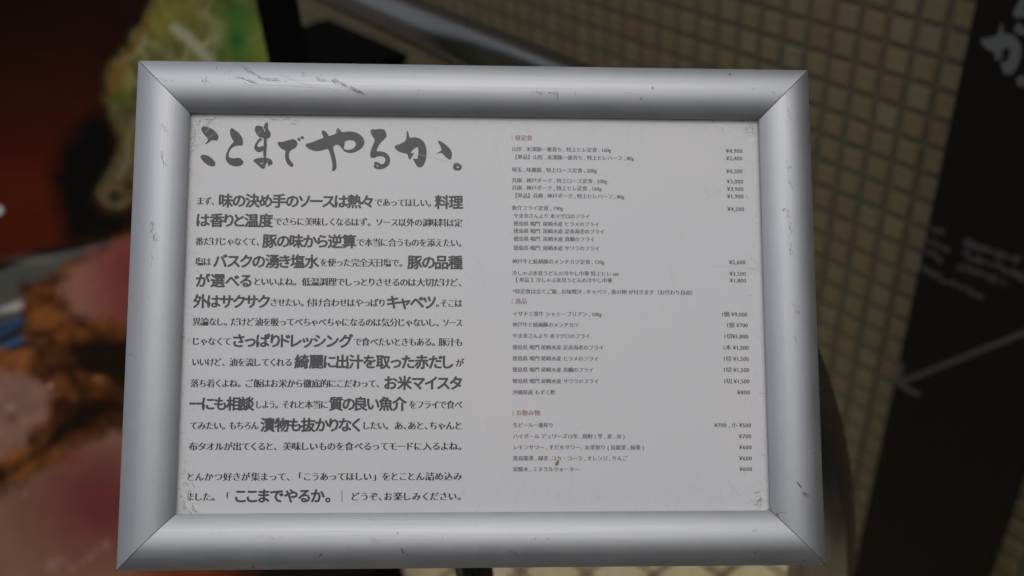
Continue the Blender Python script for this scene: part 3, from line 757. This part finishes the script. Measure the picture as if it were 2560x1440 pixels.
barrier = empty('barrier_rail', (pl.x, pl.y, 0)); tag(barrier, 'bent stainless steel tube barrier running behind the framed menu', 'barrier')
v, f = tube_geo(pts, rad, 40); o = mesh_obj('bent_tube', v, f, M_STEEL, None, smooth=True); o.parent = barrier; o.matrix_parent_inverse = barrier.matrix_world.inverted() if False else Matrix.Translation((-pl.x, -pl.y, 0))
fp = pts[0]
v, f = tube_geo([(fp.x, fp.y, 0), (fp.x, fp.y, fp.z)], rad, 24); o = mesh_obj('far_leg', v, f, M_STEEL, None, smooth=True); o.parent = barrier; o.matrix_parent_inverse = Matrix.Translation((-pl.x, -pl.y, 0))
v, f = tube_geo([(pl.x, pl.y, 0.0), (pl.x, pl.y, 0.006), (pl.x, pl.y, 0.012)], [0.06, 0.06, 0.045], 32); o = mesh_obj('floor_flange', v, f, M_STEEL, None); o.parent = barrier; o.matrix_parent_inverse = Matrix.Translation((-pl.x, -pl.y, 0))

# ------------------------------------------------------------------ black box standing behind the barrier
TOPZ = 0.86
bk = on_plane(818, 46, Vector((0, 0, TOPZ)), Vector((0, 0, 1)))
e1 = on_plane(1008, 130, Vector((0, 0, TOPZ)), Vector((0, 0, 1)))
lu = (e1 - bk).length; e2 = on_plane(735, 66, Vector((0, 0, TOPZ)), Vector((0, 0, 1)))
du = (e1 - bk).normalized(); dv = Vector((du.y, -du.x, 0)); 
if dv.dot(EYE - bk) < 0: dv = -dv
cab = empty('black_cabinet', (bk.x, bk.y, 0)); tag(cab, 'plain black box standing behind the steel barrier tube', 'cabinet')
cab.matrix_world = Matrix.Translation((bk.x, bk.y, 0)) @ Matrix((du, dv, Vector((0, 0, 1)))).transposed().to_4x4()
if Matrix((du, dv, Vector((0, 0, 1)))).determinant() < 0:
    cab.matrix_world = Matrix.Translation((bk.x, bk.y, 0)) @ Matrix.Rotation(math.atan2(du.y, du.x), 4, 'Z'); sgn = -1
else: sgn = 1
mb = NB('black_plastic', (0.003, 0.003, 0.003), 0.85, 0, 0.04).m
ya, yb = sorted((0, sgn * 0.34))
v, f = box_geo(0, lu, ya, yb, 0.03, TOPZ - 0.02); mesh_obj('body', v, f, mb, cab)
v, f = box_geo(-0.006, lu + .006, ya - .006, yb + .006, TOPZ - 0.02, TOPZ, 0.004); mesh_obj('lid', v, f, mb, cab)
v, f = box_geo(0.02, lu - .02, ya + .02, yb - .02, 0.0, 0.03); mesh_obj('plinth', v, f, mb, cab)

# ------------------------------------------------------------------ food poster on its black stand
PP = at(690, 90, 1.30); PNn = Vector((0.10, -1, 0)).normalized()
PU = Vector((-PNn.y, PNn.x, 0)); 
if PU.x < 0: PU = -PU
pe = on_plane(640, 0, PP, PNn); pe2 = on_plane(941, 1436, PP, PNn)          # right edge of the print
pf = on_plane(738, 0, PP, PNn)
bord = (pf - pe).dot(PU)
lz = on_plane(600, 1440, PP, PNn).z
PW, PZ0, PZ1 = 0.95, 0.16, 1.75
PO = Vector((pe.x, pe.y, 0))
poster = empty('food_poster_stand', (PO.x, PO.y, 0)); tag(poster, 'large food poster of pink breaded cutlets and shredded cabbage in black frame', 'poster')
PM = Matrix.Translation(PO) @ Matrix((PU, PNn.cross(PU) if PNn.cross(PU).z > 0 else PU.cross(PNn), PNn)).transposed().to_4x4()
# local x: right, y: up, z: toward the viewer
poster.matrix_world = PM
print('POSTER det', PM.to_3x3().determinant(), 'bord', bord, 'low z', lz)
gx, gy = 240, 400
xs = np.linspace(-PW, 0, gx + 1); ys = np.linspace(PZ0, PZ1, gy + 1)
XX, YY = np.meshgrid(xs, ys)
P3 = np.array(PO)[None, None] + XX[..., None] * np.array(PU) + YY[..., None] * np.array([0, 0, 1.0])
CI = np.array(CM.transposed()); vv = (P3 - np.array(EYE)) @ CI.T
QX = 1280 + FPX * vv[..., 0] / -vv[..., 2]; QY = 720 - FPX * vv[..., 1] / -vv[..., 2]
def vnoise(x, y, seed):
    xi, yi = np.floor(x).astype(int), np.floor(y).astype(int); fx, fy = x - xi, y - yi
    fx, fy = fx*fx*(3-2*fx), fy*fy*(3-2*fy)
    h = lambda a, b_: ((np.sin(a * 127.1 + b_ * 311.7 + seed * 74.7) * 43758.5453) % 1.0)
    return (h(xi, yi)*(1-fx) + h(xi+1, yi)*fx)*(1-fy) + (h(xi, yi+1)*(1-fx) + h(xi+1, yi+1)*fx)*fy
def fbm(x, y, seed, o=4): return sum(vnoise(x * 2**k, y * 2**k, seed + k) / 2**(k+1) for k in range(o)) / (1 - .5**o)
WX = QX + (fbm(QX/28, QY/28, 3) - .5) * 34; WY = QY + (fbm(QX/28, QY/28, 9) - .5) * 34
def pmask(poly, soft=10, warp=True):
    X, Y = (WX, WY) if warp else (QX, QY)
    inside = np.zeros(X.shape, bool); dmin = np.full(X.shape, 1e9); n = len(poly)
    for i in range(n):
        x0, y0_ = poly[i]; x1, y1_ = poly[(i+1) % n]
        cond = ((y0_ > Y) != (y1_ > Y)); xx = (x1-x0) * (Y-y0_) / ((y1_-y0_) if y1_ != y0_ else 1e-9) + x0
        inside ^= cond & (X < xx)
        dx, dy = x1-x0, y1_-y0_; t = np.clip(((X-x0)*dx + (Y-y0_)*dy) / (dx*dx+dy*dy), 0, 1)
        dmin = np.minimum(dmin, np.hypot(X-x0-t*dx, Y-y0_-t*dy))
    sd_ = np.where(inside, dmin, -dmin); return np.clip(sd_ / (2*soft) + .5, 0, 1)
def line(pts, wd, warp=False):
    X, Y = (WX, WY) if warp else (QX, QY); d = np.full(X.shape, 1e9)
    for (x0, y0_), (x1, y1_) in zip(pts[:-1], pts[1:]):
        dx, dy = x1-x0, y1_-y0_; t = np.clip(((X-x0)*dx + (Y-y0_)*dy) / (dx*dx+dy*dy), 0, 1)
        d = np.minimum(d, np.hypot(X-x0-t*dx, Y-y0_-t*dy))
    return np.clip(1.3 - d / wd, 0, 1)
def spot(x, y, rx, ry=None, p=2.0): ry = ry or rx; return np.exp(-(((QX-x)/rx)**2 + ((QY-y)/ry)**2))
C = np.zeros(QX.shape + (3,))
def col(r, g, b_): return np.array(srgb(r, g, b_))
def over(m, c): 
    global C
    m = m[..., None]; C = C * (1 - m) + np.asarray(c) * m
t = np.clip(QY / 560, 0, 1)[..., None]
C = col(20, 9, 6) * (1 - t) + col(56, 16, 6) * t
over(np.clip((QX - 200) / 260, 0, .55), col(22, 11, 8)); over(spot(90, 500, 160, 90) * .5, col(70, 24, 10)); over(spot(60, 60, 150, 90) * .4, col(12, 7, 6))
n1 = fbm(QX/90, QY/90, 21)[..., None]; C = C * (0.8 + 0.4 * n1)
# dark bowl
over(pmask([(288,272),(240,282),(188,322),(150,380),(128,440),(134,492),(152,545),(160,600),(190,622),(330,590),(345,540),(300,520),(262,525),(250,500),(290,430),(292,340)], 26), col(7, 7, 6))
# cabbage
cab_p = [(380,-300),(380,0),(366,50),(318,120),(282,150),(268,200),(262,240),(278,280),(300,330),(312,390),(330,440),(420,560),(900,560),(900,-300)]
mc = np.maximum(pmask(cab_p, 16), line([(345,300),(318,390),(292,440),(268,480)], 26))
st = fbm((QX*.8+QY*.6)/60, (QY*.8-QX*.6)/16, 5); st2 = fbm((QX*.9-QY*.4)/20, (QY*.9+QX*.4)/70, 6)
base = col(48, 46, 22) * (1-st[..., None]) + col(104, 102, 58) * st[..., None]
base = base * (0.45 + 0.85 * st2[..., None])
for k_ in range(46):
    ang_ = rng.normal(1.15, .45); x_, y_ = rng.uniform(290, 680), rng.uniform(-40, 230); l_ = rng.uniform(30, 90)
    strand = [(x_ + math.cos(ang_ + .25 * q) * l_ * q / 3, y_ + math.sin(ang_ + .25 * q) * l_ * q / 3) for q in range(4)]
    m_ = (line(strand, float(rng.uniform(4, 9))) * rng.uniform(.25, .6))[..., None]; base = base * (1 - m_) + (col(122, 122, 88) if k_ % 3 else col(44, 58, 22)) * m_
over(mc, base)
over(mc * spot(600, 80, 55, 120) * .85, col(46, 84, 34)); over(mc * spot(590, 100, 16, 22) * .8, col(20, 62, 34)); over(mc * spot(670, 120, 40, 60) * .7, col(92, 108, 36))
over(mc * spot(420, 50, 60, 50) * .5, col(104, 102, 34)); over(mc * line([(438,70),(470,95),(505,130),(525,155)], 15) * .8, col(126, 130, 112)); over(mc * line([(500,30),(540,60),(545,110),(520,150)], 12) * .45, col(112, 112, 84))
over(mc * line([(360,100),(400,120),(440,150)], 10) * .4, col(100, 100, 76)); over(mc * spot(300, 240, 26, 16) * .8, col(40, 66, 18)); over(mc * spot(290, 190, 40, 40) * .4, col(84, 62, 20)); over(mc * spot(320, 200, 14, 30) * .5, col(110, 106, 60))
over(mc * np.clip((QY - 250) / 200, 0, .75), col(72, 64, 44)); rg = np.exp(-((np.hypot((QX - 288) / 1.15, QY - 492) - 24) / 9) ** 2); over(np.exp(-((np.hypot(QX - 288, QY - 492)) / 30) ** 2) * .9, col(58, 50, 34)); over(rg * .5, col(88, 78, 54)); over(spot(286, 490, 13, 11), col(18, 20, 14)); over(line([(340,470),(325,500),(300,516)], 10) * .5, col(84, 76, 52))
over(mc * line([(345,290),(318,350),(322,400),(300,440)], 9) * .5, col(104, 98, 78))
over(np.clip(pmask([(372,0),(362,55),(316,122),(284,150),(262,240),(300,240),(330,140),(385,60)], 10) - .4, 0, .4), col(96, 60, 22))
# plate
over(pmask([(-200,720),(0,672),(90,640),(200,618),(330,585),(420,560),(420,1500),(-200,1500)], 6, False), col(62, 64, 62))
over(line([(-200,716),(0,668),(90,634),(200,612),(330,578)], 9), col(16, 12, 10)); over(spot(95, 650, 60, 12) * .5, col(92, 94, 92))
over(line([(0,785),(50,765)], 16) * .9, col(150, 146, 146)); over(pmask([(-200,800),(60,775),(90,850),(60,880),(-200,900)], 8, False) * .8, col(14, 16, 22))
over(line([(-100,870),(0,835),(60,795)], 9) * .9, col(34, 60, 96)); over(line([(-60,890),(20,862),(66,842)], 8) * .8, col(44, 80, 120)); over(line([(-60,840),(0,812),(50,790)], 5) * .7, col(70, 84, 100))
# cutlets: crumb everywhere, then the cut faces
crn = fbm(QX/52, QY/44, 31, 3); crn2 = fbm(QX/17, QY/15, 33, 3)
crn = np.clip((crn - .5) * 2.2 + .45, 0, 1); over(pmask([(110,760),(330,700),(420,700),(420,1150),(200,1150),(0,1230),(-200,1230),(-200,1050),(60,900)], 16), col(24, 12, 8)); crumb = col(46, 22, 11) * (1-crn[..., None]) + col(112, 68, 34) * crn[..., None]; crumb = crumb * (0.6 + .7 * crn2[..., None]) * (1 - .55 * np.clip((QX - 150) / 170, 0, 1) * np.clip((QY - 740) / 100, 0, 1))[..., None]
over(pmask([(52,712),(120,690),(160,665),(225,632),(300,590),(330,575),(420,570),(420,880),(330,860),(270,880),(190,905),(120,895),(70,850),(50,780)], 15), crumb)
over(pmask([(-200,880),(0,868),(70,875),(150,900),(205,960),(190,1030),(150,1100),(60,1170),(-200,1230)], 7), crumb)
over(pmask([(140,900),(200,930),(330,965),(420,985),(420,1030),(300,1015),(200,990),(140,950)], 12), crumb * .9)
over(pmask([(160,872),(200,850),(300,845),(420,800),(420,975),(300,960),(215,925)], 16), col(20, 12, 8)); over(spot(246, 948, 16, 9), col(120, 78, 44))
over(pmask([(150,1040),(230,1010),(300,1010),(420,1020),(420,1050),(260,1080),(130,1160),(40,1205),(-200,1260),(-200,1210),(0,1180),(90,1120)], 18), col(20, 10, 7))
face = lambda a, b_, s, sd: col(*a) * (1 - s[..., None]) + col(*b_) * s[..., None]
f1 = np.clip((QX - 180) / 130, 0, 1)
over(pmask([(160,750),(150,712),(180,676),(235,640),(305,600),(420,585),(420,820),(310,815),(280,790),(240,800),(195,785)], 13), face((116, 80, 70), (100, 52, 50), f1, 1) * (0.82 + .36 * fbm(QX/40, QY/40, 41)[..., None]))
over(spot(300, 690, 60, 60) * .4, col(104, 42, 44))
over(pmask([(-200,905),(0,925),(60,935),(110,955),(132,990),(110,1050),(60,1105),(0,1140),(-200,1190)], 14), col(112, 84, 74) * (0.7 + .6 * fbm(QX/30, QY/30, 43)[..., None]))
over(spot(30, 1045, 14, 16) * .6, col(70, 36, 26)); over(spot(125, 965, 7), col(150, 120, 104)); over(spot(25, 1020, 10, 7) * .8, col(140, 116, 108))
f2 = spot(255, 1260, 180, 150); lo = pmask([(-200,1290),(0,1240),(90,1190),(170,1130),(240,1090),(330,1065),(420,1050),(700,1100),(700,1700),(-200,1700)], 16)
over(lo, (col(104, 78, 64) * (1-f2[..., None]) + col(86, 40, 42) * f2[..., None]) * (0.84 + .32 * fbm(QX/50, QY/50, 45)[..., None]))
over(np.clip(line([(-100,1260),(0,1225),(90,1165),(180,1105),(280,1050),(330,1040)], 22, True), 0, 1) * .85, crumb); over(spot(180, 1150, 26, 14) * .6, col(96, 34, 26))
for x, y, r_ in ((150,1400,9),(130,1412,14),(225,1392,8),(265,1362,10),(240,1375,6),(60,1232,6),(180,1420,7),(205,1405,6)): over(spot(x, y, r_) * .7, col(132, 100, 102))
over(np.clip((WX - 310) / 110, 0, 1) * np.clip((WY - 1180) / 200, 0, 1) * .9, col(88, 36, 14)); over(np.clip((WX - 500) / 160, 0, 1) * np.clip((WY - 900) / 400, 0, 1), col(13, 9, 10))
over(np.clip(14 - np.hypot(QX + 5, QY - 526), 0, 4) / 4, col(150, 158, 164))
E_POSTER = 0.42
C = np.clip(C / E_POSTER, 0, 0.9)
V = np.stack([XX.ravel(), YY.ravel(), np.zeros(XX.size)], 1)
idx = np.arange((gx+1)*(gy+1)).reshape(gy+1, gx+1)
F = np.stack([idx[:-1, :-1].ravel(), idx[:-1, 1:].ravel(), idx[1:, 1:].ravel(), idx[1:, :-1].ravel()], 1)
mp_ = NB('printed_poster', (0.5,)*3, 0.5, 0, 0.12); at_ = mp_.n('ShaderNodeVertexColor'); at_.layer_name = 'print'; mp_.l(at_.outputs[0], mp_.p.inputs['Base Color'])
po_ = mesh_obj('printed_picture', V, F.tolist(), mp_.m, poster)
ca = po_.data.color_attributes.new('print', 'FLOAT_COLOR', 'POINT')
ca.data.foreach_set('color', np.concatenate([C.reshape(-1, 3), np.ones((C.shape[0]*C.shape[1], 1))], 1).ravel().astype(np.float32))
mf = NB('black_frame', (0.0035, 0.003, 0.003), 0.8, 0, 0.06).m
for nm, (x0, x1, y0_, y1_) in (('frame_side', (0.0, bord, PZ0 - .06, PZ1 + .06)), ('frame_side', (-PW - bord, -PW, PZ0 - .06, PZ1 + .06)), ('frame_bar', (-PW, 0, PZ1, PZ1 + .06)), ('frame_bar', (-PW, 0, PZ0 - .06, PZ0))):
    v, f = box_geo(x0, x1, y0_, y1_, -0.03, 0.006, 0.003); mesh_obj(nm, v, f, mf, poster)
v, f = box_geo(-PW, 0, PZ0, PZ1, -0.028, -0.004); mesh_obj('back_board', v, f, mf, poster)
for x in (-PW - bord / 2 - .02, bord / 2 - .02):
    v, f = box_geo(x, x + .04, 0, PZ0 - .06, -0.03, 0.004); mesh_obj('leg', v, f, mf, poster)

# ------------------------------------------------------------------ dark standing board by the wall, right
BO = P_WALL + WN * 0.10
WNn = WN
l0 = on_plane(2440, 0, BO, WNn); l1 = on_plane(2130, 1440, BO, WNn); r1 = on_plane(2520, 1270, BO, WNn)
o0 = Vector(((l0.x + l1.x) / 2, (l0.y + l1.y) / 2, 0))
bw = abs((r1 - o0).dot(WU))
board = empty('direction_board'); board.matrix_world = Matrix.Translation(o0) @ WM.to_4x4()
tag(board, 'tall dark brown signboard with white brush lettering and grey arrow', 'signboard')
sg = 1 if (r1 - o0).dot(WU) > 0 else -1
x0, x1 = sorted((0, sg * bw))
b = NB('dark_brown_board', (0.008, 0.0062, 0.0052), 0.7, 0, 0.15); b.bump(b.noise(200, 3, .5, b.coords()), .1, .0005)
v, f = box_geo(x0, x1, 0.02, 2.1, -0.03, 0, 0.002); mesh_obj('panel', v, f, b.m, board)
for xx in (x0 + .05, x1 - .09):
    v, f = box_geo(xx, xx + .04, 0, .02, -0.028, -0.004); mesh_obj('foot', v, f, mf, board)
BI = board.matrix_world.inverted()
print('BOARD', bw, 'sg', sg, 'l0', l0, 'l1', l1)
def bpt(x, y):
    p = BI @ on_plane(x, y, BO, WNn); return p.x, p.y
M_WH = NB('white_board_paint', (0.105, 0.118, 0.124), 0.6).m; M_GY = NB('grey_board_print', (0.046, 0.045, 0.05), 0.6).m; M_GY2 = NB('arrow_paint', (0.05, 0.047, 0.052), 0.6).m
ctr = (2498, 135)
cb = Vector(bpt(*ctr)); pxm = (Vector(bpt(2530, 147)) - Vector(bpt(2466, 120))).length / 80.0   # metres per title pixel here
def place_brush(parts, cx_px, cy_px, sc_, bx, by):
    conv = lambda x, y: (bx + sg * 0 + (x - cx_px) * sc_ * (1 if True else 1), by - (y - cy_px) * sc_)
    return brush(parts, conv, 'brush_character', M_WH, board, 0.0006)
# big brush characters, set down the board
s_ka = 0.00069
sgx = 1
place_brush([KA1, KA2], 1026, 385, s_ka, cb.x, cb.y)
cr = Vector(bpt(2568, 36)); place_brush([RU], 950, 385, s_ka, cr.x, cr.y)
cr = Vector(bpt(2556, 203)); place_brush([MARU], 1143, 417, s_ka, cr.x, cr.y)
# small grey text lines, unreadable at this distance
T = TextMesh()
def dash_row(x0, y0_, x1, y1_, h):
    a = Vector(bpt(x0, y0_)); b_ = Vector(bpt(x1, y1_)); L = (b_ - a).length; u = (b_ - a) / L; n_ = Vector((-u.y, u.x)); s_ = 0
    while s_ < L:
        for _ in range(5):
            p = a + u * (s_ + random.uniform(0, h * .8)) + n_ * random.uniform(-h * .45, h * .45); q = u * random.uniform(.1, .5) * h; r_ = n_ * h * random.uniform(.06, .4)
            T.add([p - q - r_, p + q - r_, p + q + r_, p - q + r_], [(0, 1, 2, 3)], 0.0006 + random.random() * 2e-4, 0)
        s_ += h * 1.05
for r_ in ((2328,568,2358,580),(2318,598,2372,622),(2312,630,2366,656),(2302,670,2366,702),(2405,602,2545,652),(2408,632,2560,694),(2400,662,2506,706),(2382,704,2446,740)):
    dash_row(*r_, 0.0115)
mesh_obj('small_print', T.V, T.F, M_GY, board)
T = TextMesh()
def bar(x0, y0_, x1, y1_, wd, z):
    a = Vector(bpt(x0, y0_)); b_ = Vector(bpt(x1, y1_)); u = (b_ - a).normalized(); n_ = Vector((-u.y, u.x)) * wd / 2
    T.add([a - n_, b_ - n_, b_ + n_, a + n_], [(0, 1, 2, 3)], z, 0)
bar(2246, 958, 2640, 800, 0.0095, .0006); bar(2246, 962, 2254, 905, 0.011, .0007); bar(2240, 955, 2300, 988, 0.012, .0008)
mesh_obj('arrow', T.V, T.F, M_GY2, board)
